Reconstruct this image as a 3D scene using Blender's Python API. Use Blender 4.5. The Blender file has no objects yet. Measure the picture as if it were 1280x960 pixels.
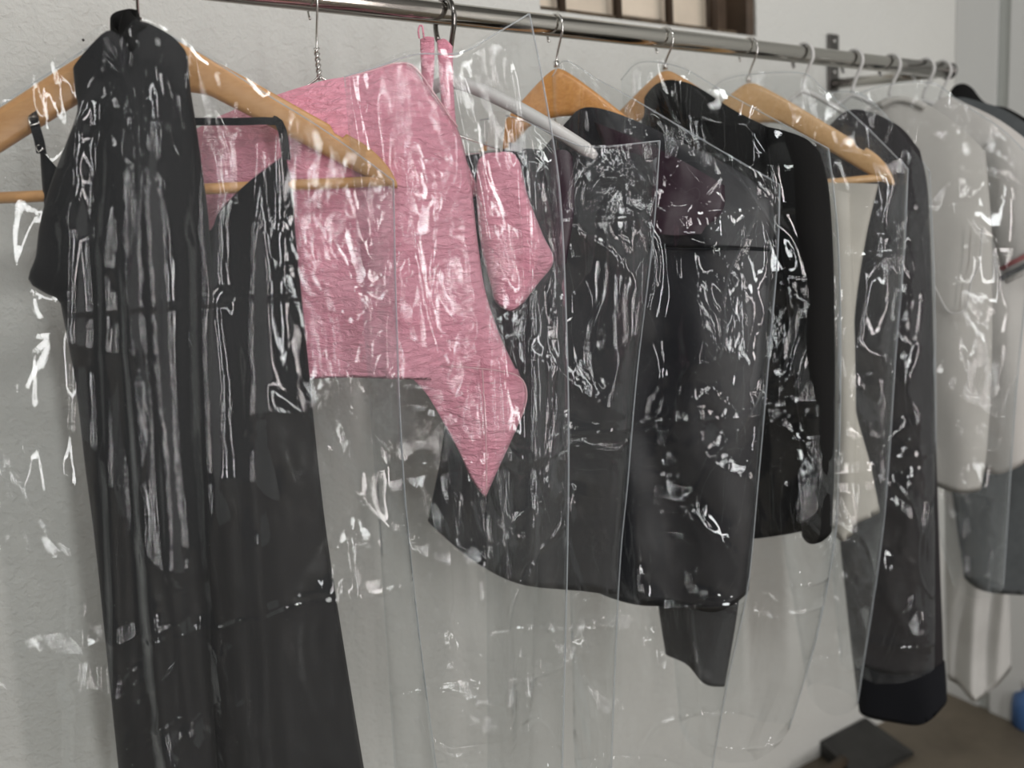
import bpy, bmesh, math, random
from mathutils import Vector, Matrix, noise

# ------------------------------------------------------------------ camera, world, lights, exposure
scene = bpy.context.scene
COL = scene.collection
RH = 1.45                                    # height of the clothes rail above the floor
F_PX = 960.0
CAM = Vector((0.0, -0.8495, RH - 0.295))
RT = Vector((0.8645773, -0.49835861, -0.06437999))
UP = Vector((0.13036881, 0.09872531, 0.98653803))
FW = Vector((0.48529379, 0.86133153, -0.15032608))
cd = bpy.data.cameras.new('camera')
cam = bpy.data.objects.new('camera', cd)
COL.objects.link(cam)
m = Matrix((RT, UP, -FW)).transposed().to_4x4()
m.translation = CAM
cam.matrix_world = m
cd.sensor_width = 36.0
cd.lens = 36.0 * F_PX / 1280.0
cd.clip_start = 0.02
cd.dof.use_dof = True
cd.dof.focus_distance = 0.84
cd.dof.aperture_fstop = 2.6
scene.camera = cam

world = bpy.data.worlds.new('world')
scene.world = world
world.use_nodes = True
bg = world.node_tree.nodes['Background']
bg.inputs[0].default_value = (0.93, 0.97, 1.0, 1)
bg.inputs[1].default_value = 0.2

def area(name, loc, aim, sx, sy, energy, col=(1, 1, 1)):
    l = bpy.data.lights.new(name, 'AREA')
    l.shape = 'RECTANGLE'
    l.size = sx
    l.size_y = sy
    l.energy = energy
    l.color = col
    o = bpy.data.objects.new(name, l)
    COL.objects.link(o)
    o.location = loc
    o.rotation_euler = (Vector(aim) - Vector(loc)).to_track_quat('-Z', 'Y').to_euler()
    return o
# unseen strip lamps added shop-front side for thin film highlights, and ceiling tubes
area('added_shopfront_strip', (0.30, -3.35, 1.40), (0.25, 0, 1.40), 0.16, 2.5, 50, (1.0, 0.99, 0.97))
area('added_shopfront_strip', (1.35, -3.35, 1.40), (1.0, 0, 1.40), 0.13, 2.3, 34, (1.0, 0.90, 0.87))
area('added_shopfront_strip', (-1.4, -3.35, 1.40), (0.2, 0, 1.40), 0.14, 2.3, 34, (1.0, 0.96, 0.93))
area('ceiling_tube_light', (0.2, -1.3, 2.92), (0.2, -1.1, 0), 1.2, 0.10, 21, (1.0, 0.99, 0.96))
area('ceiling_tube_light', (-1.2, -1.7, 2.92), (-1.2, -1.6, 0), 0.10, 1.2, 9, (1.0, 0.98, 0.95))

scene.view_settings.view_transform = 'Standard'
scene.view_settings.look = 'None'
scene.view_settings.exposure = -0.68
scene.view_settings.gamma = 1.0
scene.view_settings.use_curve_mapping = False
scene.cycles.transparent_max_bounces = 64
scene.cycles.max_bounces = 6
scene.cycles.diffuse_bounces = 3
scene.cycles.glossy_bounces = 3
scene.cycles.adaptive_threshold = 0.03
scene.cycles.caustics_reflective = False
scene.cycles.caustics_refractive = False

# ------------------------------------------------------------------ materials
def mat(name):
    mt = bpy.data.materials.new(name)
    mt.use_nodes = True
    nt = mt.node_tree
    return mt, nt, nt.nodes['Principled BSDF']

def coords(nt, scale=(1, 1, 1), kind='Object'):
    tc = nt.nodes.new('ShaderNodeTexCoord')
    mp = nt.nodes.new('ShaderNodeMapping')
    mp.inputs['Scale'].default_value = scale
    nt.links.new(tc.outputs[kind], mp.inputs[0])
    return mp.outputs[0]

def noise_tex(nt, vec, scale, detail=4, rough=0.5, dist=0.0, typ=None):
    n = nt.nodes.new('ShaderNodeTexNoise')
    if typ:
        n.noise_type = typ
    n.inputs['Scale'].default_value = scale
    n.inputs['Detail'].default_value = detail
    n.inputs['Roughness'].default_value = rough
    n.inputs['Distortion'].default_value = dist
    nt.links.new(vec, n.inputs['Vector'])
    return n

def ramp(nt, fac, stops):
    r = nt.nodes.new('ShaderNodeValToRGB')
    e = r.color_ramp.elements
    while len(e) < len(stops):
        e.new(0.5)
    for k, (p, c) in enumerate(stops):
        e[k].position = p
        e[k].color = (*c, 1) if len(c) == 3 else c
    nt.links.new(fac, r.inputs[0])
    return r.outputs[0]

def bump(nt, height, strength, dist=0.01, normal=None):
    b = nt.nodes.new('ShaderNodeBump')
    b.inputs['Strength'].default_value = strength
    b.inputs['Distance'].default_value = dist
    nt.links.new(height, b.inputs['Height'])
    if normal:
        nt.links.new(normal, b.inputs['Normal'])
    return b.outputs[0]

def simple(name, col, rough=0.5, metal=0.0, spec=0.5, var=0.0, vscale=20, bmp=0.0, bscale=80, bdist=0.002, sheen=0.0, coat=0.0):
    mt, nt, p = mat(name)
    p.inputs['Base Color'].default_value = (*col, 1)
    p.inputs['Roughness'].default_value = rough
    p.inputs['Metallic'].default_value = metal
    p.inputs['Specular IOR Level'].default_value = spec
    p.inputs['Sheen Weight'].default_value = sheen
    p.inputs['Coat Weight'].default_value = coat
    v = coords(nt)
    if var:
        n = noise_tex(nt, v, vscale, 5, 0.6)
        c = ramp(nt, n.outputs['Fac'], [(0.3, tuple(max(0, q * (1 - var)) for q in col)), (0.7, tuple(min(1, q * (1 + var)) for q in col))])
        nt.links.new(c, p.inputs['Base Color'])
    if bmp:
        n = noise_tex(nt, v, bscale, 3, 0.55)
        nt.links.new(bump(nt, n.outputs['Fac'], bmp, bdist), p.inputs['Normal'])
    return mt

def plaster(name, col, strength):
    mt, nt, p = mat(name)
    v = coords(nt)
    n = noise_tex(nt, v, 2.2, 5, 0.6)
    c = ramp(nt, n.outputs['Fac'], [(0.3, tuple(q * 0.95 for q in col)), (0.7, col)])
    nt.links.new(c, p.inputs['Base Color'])
    p.inputs['Roughness'].default_value = 0.75
    p.inputs['Specular IOR Level'].default_value = 0.3
    a = noise_tex(nt, v, 95, 3, 0.55, 0.4)
    b = noise_tex(nt, v, 230, 2, 0.5)
    nb = bump(nt, a.outputs['Fac'], strength, 0.006)
    nt.links.new(bump(nt, b.outputs['Fac'], strength * 0.5, 0.003, nb), p.inputs['Normal'])
    return mt

def wood(name, ca, cb):
    mt, nt, p = mat(name)
    v = coords(nt, (3, 40, 40))
    n = noise_tex(nt, v, 4, 6, 0.6, 1.2)
    c = ramp(nt, n.outputs['Fac'], [(0.25, ca), (0.75, cb)])
    nt.links.new(c, p.inputs['Base Color'])
    p.inputs['Roughness'].default_value = 0.38
    p.inputs['Coat Weight'].default_value = 0.25
    p.inputs['Coat Roughness'].default_value = 0.25
    nt.links.new(bump(nt, n.outputs['Fac'], 0.15, 0.001), p.inputs['Normal'])
    return mt

def satin(name, col, col2):
    mt, nt, p = mat(name)
    v = coords(nt, (1, 1, 2.6))
    n = noise_tex(nt, v, 60, 4, 0.6, 0.6)
    n2 = noise_tex(nt, v, 9, 3, 0.5, 0.5)
    c = ramp(nt, n2.outputs['Fac'], [(0.3, col2), (0.7, col)])
    nt.links.new(c, p.inputs['Base Color'])
    p.inputs['Roughness'].default_value = 0.30
    p.inputs['Specular IOR Level'].default_value = 0.8
    p.inputs['Specular Tint'].default_value = (1.0, 0.86, 0.9, 1)
    p.inputs['Sheen Weight'].default_value = 0.35
    p.inputs['Sheen Tint'].default_value = (1, 0.8, 0.86, 1)
    p.inputs['Anisotropic'].default_value = 0.4
    nb = bump(nt, n.outputs['Fac'], 0.9, 0.009)
    nt.links.new(nb, p.inputs['Normal'])
    return mt

def film(name, haze=0.07, crinkle=0.5, rough=0.09, scale=1.0, calm=0.42):
    """clear polythene: mostly see-through, glossy, slightly milky"""
    mt = bpy.data.materials.new(name)
    mt.use_nodes = True
    nt = mt.node_tree
    nt.nodes.clear()
    L = nt.links.new
    out = nt.nodes.new('ShaderNodeOutputMaterial')
    v0 = coords(nt, (scale, scale * 0.5, 1), 'UV')
    def n2(vec, sc, det=1):
        q = noise_tex(nt, vec, sc, det, 0.5)
        q.noise_dimensions = '2D'
        return q
    wn = n2(v0, 7, 1)
    wm = nt.nodes.new('ShaderNodeMixRGB')
    wm.blend_type = 'ADD'
    wm.inputs[0].default_value = 0.20
    L(v0, wm.inputs[1])
    L(wn.outputs['Color'], wm.inputs[2])
    v = wm.outputs[0]
    def voro(scale_, feature, vec):
        q = nt.nodes.new('ShaderNodeTexVoronoi')
        q.voronoi_dimensions = '2D'
        q.feature = feature
        q.inputs['Scale'].default_value = scale_
        L(vec, q.inputs['Vector'])
        return q.outputs['Distance']
    def mth(op, x, y):
        q = nt.nodes.new('ShaderNodeMath')
        q.operation = op
        L(x, q.inputs[0])
        if isinstance(y, (int, float)):
            q.inputs[1].default_value = y
        else:
            L(y, q.inputs[1])
        return q.outputs[0]
    msk = n2(v0, 5.5, 1)
    mr = ramp(nt, msk.outputs['Fac'], [(calm, (0.06, 0.06, 0.06)), (calm + 0.24, (1, 1, 1))])
    crease = ramp(nt, voro(10, 'DISTANCE_TO_EDGE', v), [(0.0, (1, 1, 1)), (0.035, (0.55, 0.55, 0.55)), (0.16, (0.0, 0.0, 0.0))])
    def facets(scale_):
        """crumpled film: every cell is a flat facet with its own tilt"""
        q = nt.nodes.new('ShaderNodeTexVoronoi')
        q.voronoi_dimensions = '2D'
        q.inputs['Scale'].default_value = scale_
        L(v, q.inputs['Vector'])
        d = nt.nodes.new('ShaderNodeVectorMath')
        d.operation = 'SUBTRACT'
        L(v, d.inputs[0])
        L(q.outputs['Position'], d.inputs[1])
        c = nt.nodes.new('ShaderNodeVectorMath')
        c.operation = 'SUBTRACT'
        L(q.outputs['Color'], c.inputs[0])
        c.inputs[1].default_value = (0.5, 0.5, 0.5)
        c2 = nt.nodes.new('ShaderNodeVectorMath')
        c2.operation = 'MULTIPLY'
        L(c.outputs[0], c2.inputs[0])
        c2.inputs[1].default_value = (1, 1.6, 0)
        e = nt.nodes.new('ShaderNodeVectorMath')
        e.operation = 'DOT_PRODUCT'
        L(d.outputs[0], e.inputs[0])
        L(c2.outputs[0], e.inputs[1])
        return e.outputs['Value']
    h = mth('ADD', mth('MULTIPLY', facets(13), 0.34), mth('MULTIPLY', facets(42), 0.46))
    h = mth('ADD', h, mth('MULTIPLY', voro(20, 'F1', v), 0.006))
    long_crease = ramp(nt, voro(5.5, 'DISTANCE_TO_EDGE', v), [(0.0, (1, 1, 1)), (0.02, (0.5, 0.5, 0.5)), (0.09, (0.0, 0.0, 0.0))])
    h = mth('MULTIPLY', mth('ADD', h, mth('MULTIPLY', crease, 0.0022)), mr)
    h = mth('ADD', h, mth('MULTIPLY', long_crease, 0.0035))
    sep = nt.nodes.new('ShaderNodeSeparateXYZ')
    L(v0, sep.inputs[0])
    pack = ramp(nt, mth('DIVIDE', mth('PINGPONG', sep.outputs[1], 0.062), 0.062), [(0.0, (1, 1, 1)), (0.03, (0.45, 0.45, 0.45)), (0.10, (0.0, 0.0, 0.0))])
    nb = bump(nt, mth('ADD', h, mth('MULTIPLY', pack, 0.0030)), crinkle, 1.0)
    lw = nt.nodes.new('ShaderNodeLayerWeight')
    lw.inputs['Blend'].default_value = 0.5
    L(nb, lw.inputs['Normal'])
    pw = nt.nodes.new('ShaderNodeMath')
    pw.operation = 'POWER'
    L(lw.outputs['Facing'], pw.inputs[0])
    pw.inputs[1].default_value = 3.6
    fr = nt.nodes.new('ShaderNodeMath')
    fr.operation = 'MULTIPLY_ADD'
    L(pw.outputs[0], fr.inputs[0])
    fr.inputs[1].default_value = 0.6
    fr.inputs[2].default_value = 0.042
    tr = nt.nodes.new('ShaderNodeBsdfTransparent')
    tr.inputs[0].default_value = (0.975, 0.98, 0.98, 1)
    df = nt.nodes.new('ShaderNodeBsdfDiffuse')
    df.inputs[0].default_value = (0.84, 0.91, 0.97, 1)
    tl = nt.nodes.new('ShaderNodeBsdfTranslucent')
    tl.inputs[0].default_value = (0.9, 0.92, 0.93, 1)
    mk = nt.nodes.new('ShaderNodeMixShader')
    mk.inputs[0].default_value = 0.4
    L(df.outputs[0], mk.inputs[1])
    L(tl.outputs[0], mk.inputs[2])
    m1 = nt.nodes.new('ShaderNodeMixShader')
    m1.inputs[0].default_value = haze
    L(tr.outputs[0], m1.inputs[1])
    L(mk.outputs[0], m1.inputs[2])
    gl = nt.nodes.new('ShaderNodeBsdfGlossy')
    gl.inputs['Roughness'].default_value = rough
    gl.inputs[0].default_value = (0.94, 0.98, 1.0, 1)
    L(nb, gl.inputs['Normal'])
    m2 = nt.nodes.new('ShaderNodeMixShader')
    L(fr.outputs[0], m2.inputs[0])
    L(m1.outputs[0], m2.inputs[1])
    L(gl.outputs[0], m2.inputs[2])
    L(m2.outputs[0], out.inputs[0])
    return mt

M = {
    'wall': plaster('wall_plaster', (0.74, 0.75, 0.72), 0.55),
    'wall_far': plaster('wall_far_plaster', (0.72, 0.74, 0.73), 0.08),
    'wall_dim': simple('shopfront_paint', (0.05, 0.05, 0.05), 0.7),
    'wall_side': simple('side_wall_paint', (0.08, 0.08, 0.078), 0.7),
    'ceiling': simple('ceiling_paint', (0.22, 0.22, 0.215), 0.8),
    'floor': simple('floor_concrete', (0.155, 0.13, 0.095), 0.55, var=0.25, vscale=6, bmp=0.1, bscale=40),
    'trim_white': simple('white_trim_paint', (0.70, 0.71, 0.70), 0.5),
    'trim_grey': simple('grey_trim_paint', (0.46, 0.48, 0.46), 0.5),
    'chrome': simple('chrome_steel', (0.50, 0.485, 0.45), 0.14, 1.0, bmp=0.05, bscale=30),
    'steel_dark': simple('dark_steel', (0.16, 0.155, 0.15), 0.3, 1.0),
    'wire': simple('hook_wire', (0.72, 0.71, 0.69), 0.22, 1.0),
    'gunmetal': simple('gunmetal_hook', (0.28, 0.27, 0.26), 0.2, 1.0),
    'white_plastic': simple('white_plastic', (0.66, 0.66, 0.65), 0.4, coat=0.3),
    'beech': wood('beech_wood', (0.56, 0.29, 0.115), (0.68, 0.39, 0.17)),
    'amber': wood('amber_wood', (0.58, 0.25, 0.07), (0.78, 0.40, 0.13)),
    'pale': wood('pale_wood', (0.60, 0.36, 0.16), (0.72, 0.47, 0.24)),
    'black': simple('black_crepe', (0.012, 0.0125, 0.014), 0.7, spec=0.35, bmp=0.2, bscale=420, bdist=0.001, sheen=0.05),
    'black_satin': simple('black_satin', (0.012, 0.013, 0.017), 0.42, spec=0.5, bmp=0.15, bscale=35, bdist=0.004),
    'black_wool': simple('black_wool', (0.009, 0.009, 0.009), 0.85, spec=0.2, bmp=0.25, bscale=300, bdist=0.001),
    'black_band': simple('black_rib', (0.006, 0.007, 0.010), 0.8, spec=0.25),
    'chiffon': simple('black_chiffon', (0.016, 0.014, 0.016), 0.7, var=0.2, vscale=25, spec=0.35, bmp=0.3, bscale=60, bdist=0.004),
    'charcoal': simple('charcoal_crepe', (0.020, 0.021, 0.024), 0.6, spec=0.4, bmp=0.2, bscale=90, bdist=0.003),
    'plum': simple('plum_lining', (0.036, 0.016, 0.028), 0.4, bmp=0.2, bscale=50, bdist=0.003),
    'pink': satin('pink_satin', (0.98, 0.46, 0.58), (0.92, 0.36, 0.48)),
    'pink_trim': simple('pale_pink_piping', (0.86, 0.50, 0.56), 0.4),
    'cream': simple('cream_cotton', (0.52, 0.505, 0.455), 0.8, var=0.08, vscale=12, bmp=0.1, bscale=120),
    'white_cotton': simple('white_cotton', (0.54, 0.53, 0.50), 0.8, var=0.06, vscale=10, bmp=0.12, bscale=90),
    'white_jersey': simple('white_jersey', (0.58, 0.565, 0.54), 0.85, var=0.05, vscale=10),
    'grey_wool': simple('grey_wool', (0.085, 0.095, 0.10), 0.85, var=0.15, vscale=30, bmp=0.15, bscale=150),
    'gown': simple('white_gown', (0.60, 0.60, 0.58), 0.75, var=0.06, vscale=14),
    'stripe_red': simple('red_stripe', (0.32, 0.05, 0.05), 0.8),
    'stripe_dark': simple('dark_stripe', (0.03, 0.03, 0.035), 0.8),
    'label_white': simple('label_white', (0.75, 0.75, 0.75), 0.7),
    'bar_brown': simple('brown_bar_paint', (0.055, 0.035, 0.022), 0.45),
    'reveal': simple('brown_frame_wood', (0.09, 0.062, 0.042), 0.55, var=0.3, vscale=14),
    'pane': simple('cream_pane', (0.80, 0.70, 0.57), 0.5, var=0.12, vscale=7),
    'dust': simple('dirty_brown', (0.10, 0.075, 0.05), 0.9, var=0.5, vscale=40),
    'box_dark': simple('dark_plastic', (0.035, 0.035, 0.033), 0.55, var=0.3, vscale=20),
    'box_brown': simple('brown_plastic', (0.06, 0.042, 0.025), 0.6),
    'blue': simple('blue_plastic', (0.06, 0.14, 0.33), 0.4),
    'seam': film('folded_polythene_edge', 0.42, 0.2, 0.12, 1.0),
    'filmA': film('clear_polythene_soft', 0.015, 0.6, 0.04, 0.8, 0.48),
    'filmB': film('clear_polythene_crisp', 0.018, 0.85, 0.035, 1.0),
    'filmC': film('clear_polythene_crumpled', 0.009, 1.0, 0.03, 1.0),
    'filmD': film('clear_polythene_far', 0.024, 0.9, 0.06, 0.8),
}

# ------------------------------------------------------------------ helpers
def tag(o, label=None, cat=None, group=None, kind=None):
    if label: o['label'] = label
    if cat: o['category'] = cat
    if group: o['group'] = group
    if kind: o['kind'] = kind
    return o

def mesh_obj(name, verts, faces, mt, parent=None, smooth=True, uv=None):
    me = bpy.data.meshes.new(name)
    me.from_pydata([tuple(v) for v in verts], [], faces)
    if uv:
        lay = me.uv_layers.new(name='uv')
        flat = []
        for lp_ in me.loops:
            flat += uv[lp_.vertex_index]
        lay.data.foreach_set('uv', flat)
    me.validate()
    if smooth:
        me.polygons.foreach_set('use_smooth', [True] * len(me.polygons))
    me.materials.append(mt)
    o = bpy.data.objects.new(name, me)
    COL.objects.link(o)
    if parent is not None:
        o.parent = parent
        o.matrix_parent_inverse = Matrix.Translation(-parent.location)
    return o

def empty(name, loc, label, cat, group=None):
    o = bpy.data.objects.new(name, None)
    o.empty_display_size = 0.05
    COL.objects.link(o)
    o.location = loc
    tag(o, label, cat, group)
    return o

def box(name, lo, hi, mt, parent=None, bevel=0.0):
    bm = bmesh.new()
    bmesh.ops.create_cube(bm, size=1)
    for v in bm.verts:
        v.co = Vector([(lo[i] + hi[i]) / 2 + v.co[i] * (hi[i] - lo[i]) for i in range(3)])
    if bevel:
        bmesh.ops.bevel(bm, geom=bm.edges[:], offset=bevel, segments=2, affect='EDGES', profile=0.5)
    me = bpy.data.meshes.new(name)
    bm.to_mesh(me)
    bm.free()
    me.materials.append(mt)
    o = bpy.data.objects.new(name, me)
    COL.objects.link(o)
    if parent is not None:
        o.parent = parent
        o.matrix_parent_inverse = Matrix.Translation(-parent.location)
    return o

def sweep(pts, sect, closed=False):
    """sect(i, n) -> list of (a, b) offsets in the two normal directions; parallel transport frame"""
    n = len(pts)
    pts = [Vector(p) for p in pts]
    tan = []
    for i in range(n):
        a = pts[max(0, i - 1)]
        b = pts[min(n - 1, i + 1)]
        tan.append((b - a).normalized())
    t0 = tan[0]
    ref = Vector((0, 0, 1)) if abs(t0.z) < 0.9 else Vector((0, 1, 0))
    nrm = (ref - t0 * ref.dot(t0)).normalized()
    verts, faces, k = [], [], 0
    for i in range(n):
        if i:
            nrm = (nrm - tan[i] * nrm.dot(tan[i])).normalized()
        bi = tan[i].cross(nrm)
        s = sect(i, n)
        k = len(s)
        for a, b in s:
            verts.append(pts[i] + nrm * a + bi * b)
    for i in range(n - 1):
        for j in range(k):
            faces.append((i * k + j, i * k + (j + 1) % k, (i + 1) * k + (j + 1) % k, (i + 1) * k + j))
    faces.append(tuple(range(k))[::-1])
    faces.append(tuple((n - 1) * k + j for j in range(k)))
    return verts, faces

def tube(name, pts, r, mt, parent=None, k=10):
    rr = r if callable(r) else (lambda i, n: r)
    def sect(i, n):
        q = rr(i, n)
        return [(q * math.cos(2 * math.pi * j / k), q * math.sin(2 * math.pi * j / k)) for j in range(k)]
    v, f = sweep(pts, sect)
    return mesh_obj(name, v, f, mt, parent)

def ribbon(name, pts, nrm, w, t, mt, parent=None):
    """flat band of width w along pts; nrm is the facing direction"""
    pts = [Vector(p) for p in pts]
    nrm = Vector(nrm).normalized()
    verts, faces = [], []
    n = len(pts)
    for i in range(n):
        tn = (pts[min(n - 1, i + 1)] - pts[max(0, i - 1)]).normalized()
        sd = tn.cross(nrm).normalized()
        for a, b in ((-1, -1), (1, -1), (1, 1), (-1, 1)):
            verts.append(pts[i] + sd * (a * w / 2) + nrm * (b * t / 2))
    for i in range(n - 1):
        for j in range(4):
            faces.append((i * 4 + j, i * 4 + (j + 1) % 4, i * 4 + 4 + (j + 1) % 4, i * 4 + 4 + j))
    faces += [(3, 2, 1, 0), tuple((n - 1) * 4 + j for j in range(4))]
    return mesh_obj(name, verts, faces, mt, parent, smooth=False)

def catmull(p, per=8):
    if len(p) < 3:
        return [Vector(q) for q in p]
    p = [Vector(q) for q in p]
    q = [p[0] * 2 - p[1]] + p + [p[-1] * 2 - p[-2]]
    out = []
    for i in range(1, len(q) - 2):
        for k in range(per):
            t = k / per
            a, b, c, d = q[i - 1], q[i], q[i + 1], q[i + 2]
            out.append(0.5 * ((2 * b) + (c - a) * t + (2 * a - 5 * b + 4 * c - d) * t * t + (3 * b - a - 3 * c + d) * t ** 3))
    out.append(p[-1])
    return out

def resample(p, n, smooth=True):
    """n+1 points evenly spaced by length"""
    q = catmull(p) if smooth else [Vector(a) for a in p]
    L = [0.0]
    for a, b in zip(q, q[1:]):
        L.append(L[-1] + (b - a).length)
    out, j = [], 0
    for i in range(n + 1):
        s = L[-1] * i / n
        while j < len(q) - 2 and L[j + 1] < s:
            j += 1
        d = L[j + 1] - L[j]
        out.append(q[j].lerp(q[j + 1], (s - L[j]) / d if d > 1e-9 else 0))
    return out

class Plane:
    """the upright plane a hanger hangs in: through the rail at x = hx, turned by az degrees"""
    def __init__(self, hx, az, off=0.0):
        a = math.radians(az)
        self.d = Vector((math.cos(a), math.sin(a), 0))
        self.n = Vector((math.sin(a), -math.cos(a), 0))       # towards the open side of the room
        self.H = Vector((hx, 0, RH))
        self.az = az
        self.hx = hx
    def uz(self, x, y, off=0.0):
        r = FW + RT * ((x - 640) / F_PX) - UP * ((y - 480) / F_PX)
        o = self.H + self.n * off
        t = (o - CAM).dot(self.n) / r.dot(self.n)
        P = CAM + r * t - o
        return Vector((P.dot(self.d), P.z))
    def pt(self, u, z, off=0.0):
        return self.H + self.d * u + self.n * off + Vector((0, 0, z))
    def at(self, x, y, off=0.0):
        q = self.uz(x, y, off)
        return self.pt(q.x, q.y, off)

def ns(x, y, z=0.0):
    return noise.noise(Vector((x, y, z)))

def coons(pl, top, right, bottom, left, nu, nv, off, smooth=True):
    c = lambda ps: [pl.uz(x, y, off) for x, y in ps]
    T = resample(c(top), nu, smooth)
    B = resample(c(bottom), nu, smooth)
    Lf = resample(c(left), nv, smooth)
    R = resample(c(right), nv, smooth)
    G = []
    for j in range(nv + 1):
        t = j / nv
        row = []
        for i in range(nu + 1):
            s = i / nu
            p = T[i] * (1 - t) + B[i] * t + Lf[j] * (1 - s) + R[j] * s
            p = p - (T[0] * ((1 - s) * (1 - t)) + T[-1] * (s * (1 - t)) + B[0] * ((1 - s) * t) + B[-1] * (s * t))
            row.append(p)
        G.append(row)
    return G

def drape(name, pl, top, right, bottom, left, mt, parent=None, nu=44, nv=60, th=0.022, off=0.0, seed=0,
          folds=0.010, ffreq=22, grow=1.0, wrk=0.003, wfreq=26, crink=0.0, ridges=(), topth=0.35, smooth=True,
          backth=0.8, lip=True):
    """hanging cloth: a closed front and back sheet between the traced edges, with gravity folds and wrinkles"""
    G = coons(pl, top, right, bottom, left, nu, nv, off, smooth)
    verts, faces, uvs = [], [], []
    K = 2 * nu
    for j in range(nv + 1):
        t = j / nv
        tt = topth + (1 - topth) * min(1.0, t * 4) ** 0.7
        ring = []
        for i in range(nu + 1):
            s = i / nu
            p = G[j][i]
            e = math.sin(math.pi * s) ** 0.55 if 0 < s < 1 else 0.0
            ph = ns(p.y * 2.2 + seed, seed * 3.1) * 1.6
            fd = (ns(p.x * ffreq * 0.45 + ph + seed * 7.3, p.y * 0.9 + seed) * 1.5 + 0.4 * math.sin(p.x * ffreq * 1.7 + ph * 2)) * folds * (0.25 + 0.75 * t ** grow)
            w = ns(p.x * wfreq, p.y * wfreq * 0.6 + seed, seed) * wrk
            if crink:
                rv = (1 - abs(ns(p.x * 7 + seed, p.y * 2.0, seed + 3))) ** 5
                dv = (1 - abs(ns(p.x * 9 + p.y * 5 + seed, p.y * 6 - p.x * 3, seed + 9))) ** 6
                fv = (1 - abs(ns(p.x * 26 + seed, p.y * 15, seed + 5))) ** 4
                mk = max(0.0, 0.5 + 1.2 * ns(p.x * 4, p.y * 4, seed + 20))
                w += crink * (1.3 * rv + 0.9 * dv + 0.45 * fv * mk) - crink
            for (s0, s1, wd, hh) in ridges:
                q = (s - (s0 + (s1 - s0) * t)) / wd
                w += hh * math.exp(-q * q) * min(1, t * 5)
            ring.append((p, e * th * tt, fd, w, e))
        for i in range(nu + 1):
            p, b, fd, w, e = ring[i]
            verts.append(pl.pt(p.x, p.y, off + b + (fd + w) * (0.25 + 0.75 * e)))
            uvs.append((p.x + seed * 1.37, p.y))
        for i in range(nu - 1, 0, -1):
            p, b, fd, w, e = ring[i]
            verts.append(pl.pt(p.x, p.y, off - b * backth - (0.5 * fd - 0.5 * w) * e))
            uvs.append((p.x + seed * 1.37, p.y + 0.02))
    for j in range(nv):
        for k in range(K):
            faces.append((j * K + k, (j + 1) * K + k, (j + 1) * K + (k + 1) % K, j * K + (k + 1) % K))
    if lip:                                   # turned-in hem
        base = len(verts)
        last = verts[nv * K:(nv + 1) * K]
        c = sum(last, Vector()) / K
        for q in last:
            verts.append(q.lerp(c, 0.025) + Vector((0, 0, 0.012)))
            uvs.append((0.0, 0.0))
        for k in range(K):
            faces.append((nv * K + k, base + k, base + (k + 1) % K, nv * K + (k + 1) % K))
    return mesh_obj(name, verts, faces, mt, parent, uv=uvs)

def panel(name, pl, top, right, bottom, left, mt, parent, off, t=0.002, nu=16, nv=16, bow=0.0, seed=1, wrk=0.002, smooth=True):
    """a flat-lying piece of cloth with a real thickness"""
    return drape(name, pl, top, right, bottom, left, mt, parent, nu, nv, t + bow, off, seed, 0.0, 20, 1, wrk, 30, 0, (), 1.0, smooth, 0.3, False)

# ------------------------------------------------------------------ the setting
WY = 0.234            # the rack wall
XC = 1.84             # the far corner
def hit(x, y, axis, val):
    r = FW + RT * ((x - 640) / F_PX) - UP * ((y - 480) / F_PX)
    t = (val - CAM[axis]) / r[axis]
    return CAM + r * t

wx0, wx1, wz0, wz1 = 0.706, 1.188, RH + 0.1045, RH + 0.42
wverts = [(-2.6, WY, 0), (XC + 0.1, WY, 0), (XC + 0.1, WY, 3.0), (-2.6, WY, 3.0),
          (wx0, WY, wz0), (wx1, WY, wz0), (wx1, WY, wz1), (wx0, WY, wz1)]
wverts += [(x, WY + 0.14, z) for x, y, z in wverts]
wf = [(0, 1, 5, 4), (1, 2, 6, 5), (2, 3, 7, 6), (3, 0, 4, 7)]
wfaces = list(wf) + [tuple(i + 8 for i in reversed(q)) for q in wf]
for a, b in ((4, 5), (5, 6), (6, 7), (7, 4)):
    wfaces.append((a, b, b + 8, a + 8))
for a, b in ((0, 1), (1, 2), (2, 3), (3, 0)):
    wfaces.append((b, a, a + 8, b + 8))
wall = tag(mesh_obj('wall_back', wverts, wfaces, M['wall'], smooth=False), 'white rough plastered wall behind the clothes rail', 'wall', kind='structure')
sp = hit(104, 50, 1, WY)  # small dark speck on the wall, built as a tiny sphere
bm = bmesh.new()
bmesh.ops.create_uvsphere(bm, u_segments=10, v_segments=6, radius=0.0016)
me = bpy.data.meshes.new('wall_speck'); bm.to_mesh(me); bm.free(); me.materials.append(M['steel_dark'])
o = bpy.data.objects.new('wall_speck', me); COL.objects.link(o); o.location = sp; o.parent = wall

tag(box('wall_right', (XC, -3.4, 0), (XC + 0.12, WY - 0.0005, 3.0), M['wall_far']), 'pale wall at the far end of the rail', 'wall', kind='structure')
tag(box('wall_left', (-2.72, -3.4, 0), (-2.6, WY + 0.14, 3.0), M['wall_side']), 'grey side wall out of view', 'wall', kind='structure')
tag(box('floor', (-2.6, -3.4, -0.1), (XC + 0.12, WY + 0.14, 0.0), M['floor']), 'brown worn concrete floor', 'floor', kind='structure')
tag(box('ceiling', (-2.72, -3.4, 3.0), (XC + 0.12, WY + 0.14, 3.1), M['ceiling']), 'white ceiling', 'ceiling', kind='structure')
tag(box('wall_front', (-2.6, -3.5, 0), (XC + 0.12, -3.4, 3.0), M['wall_dim']), 'shop-front wall behind the viewer', 'wall', kind='structure')
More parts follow.
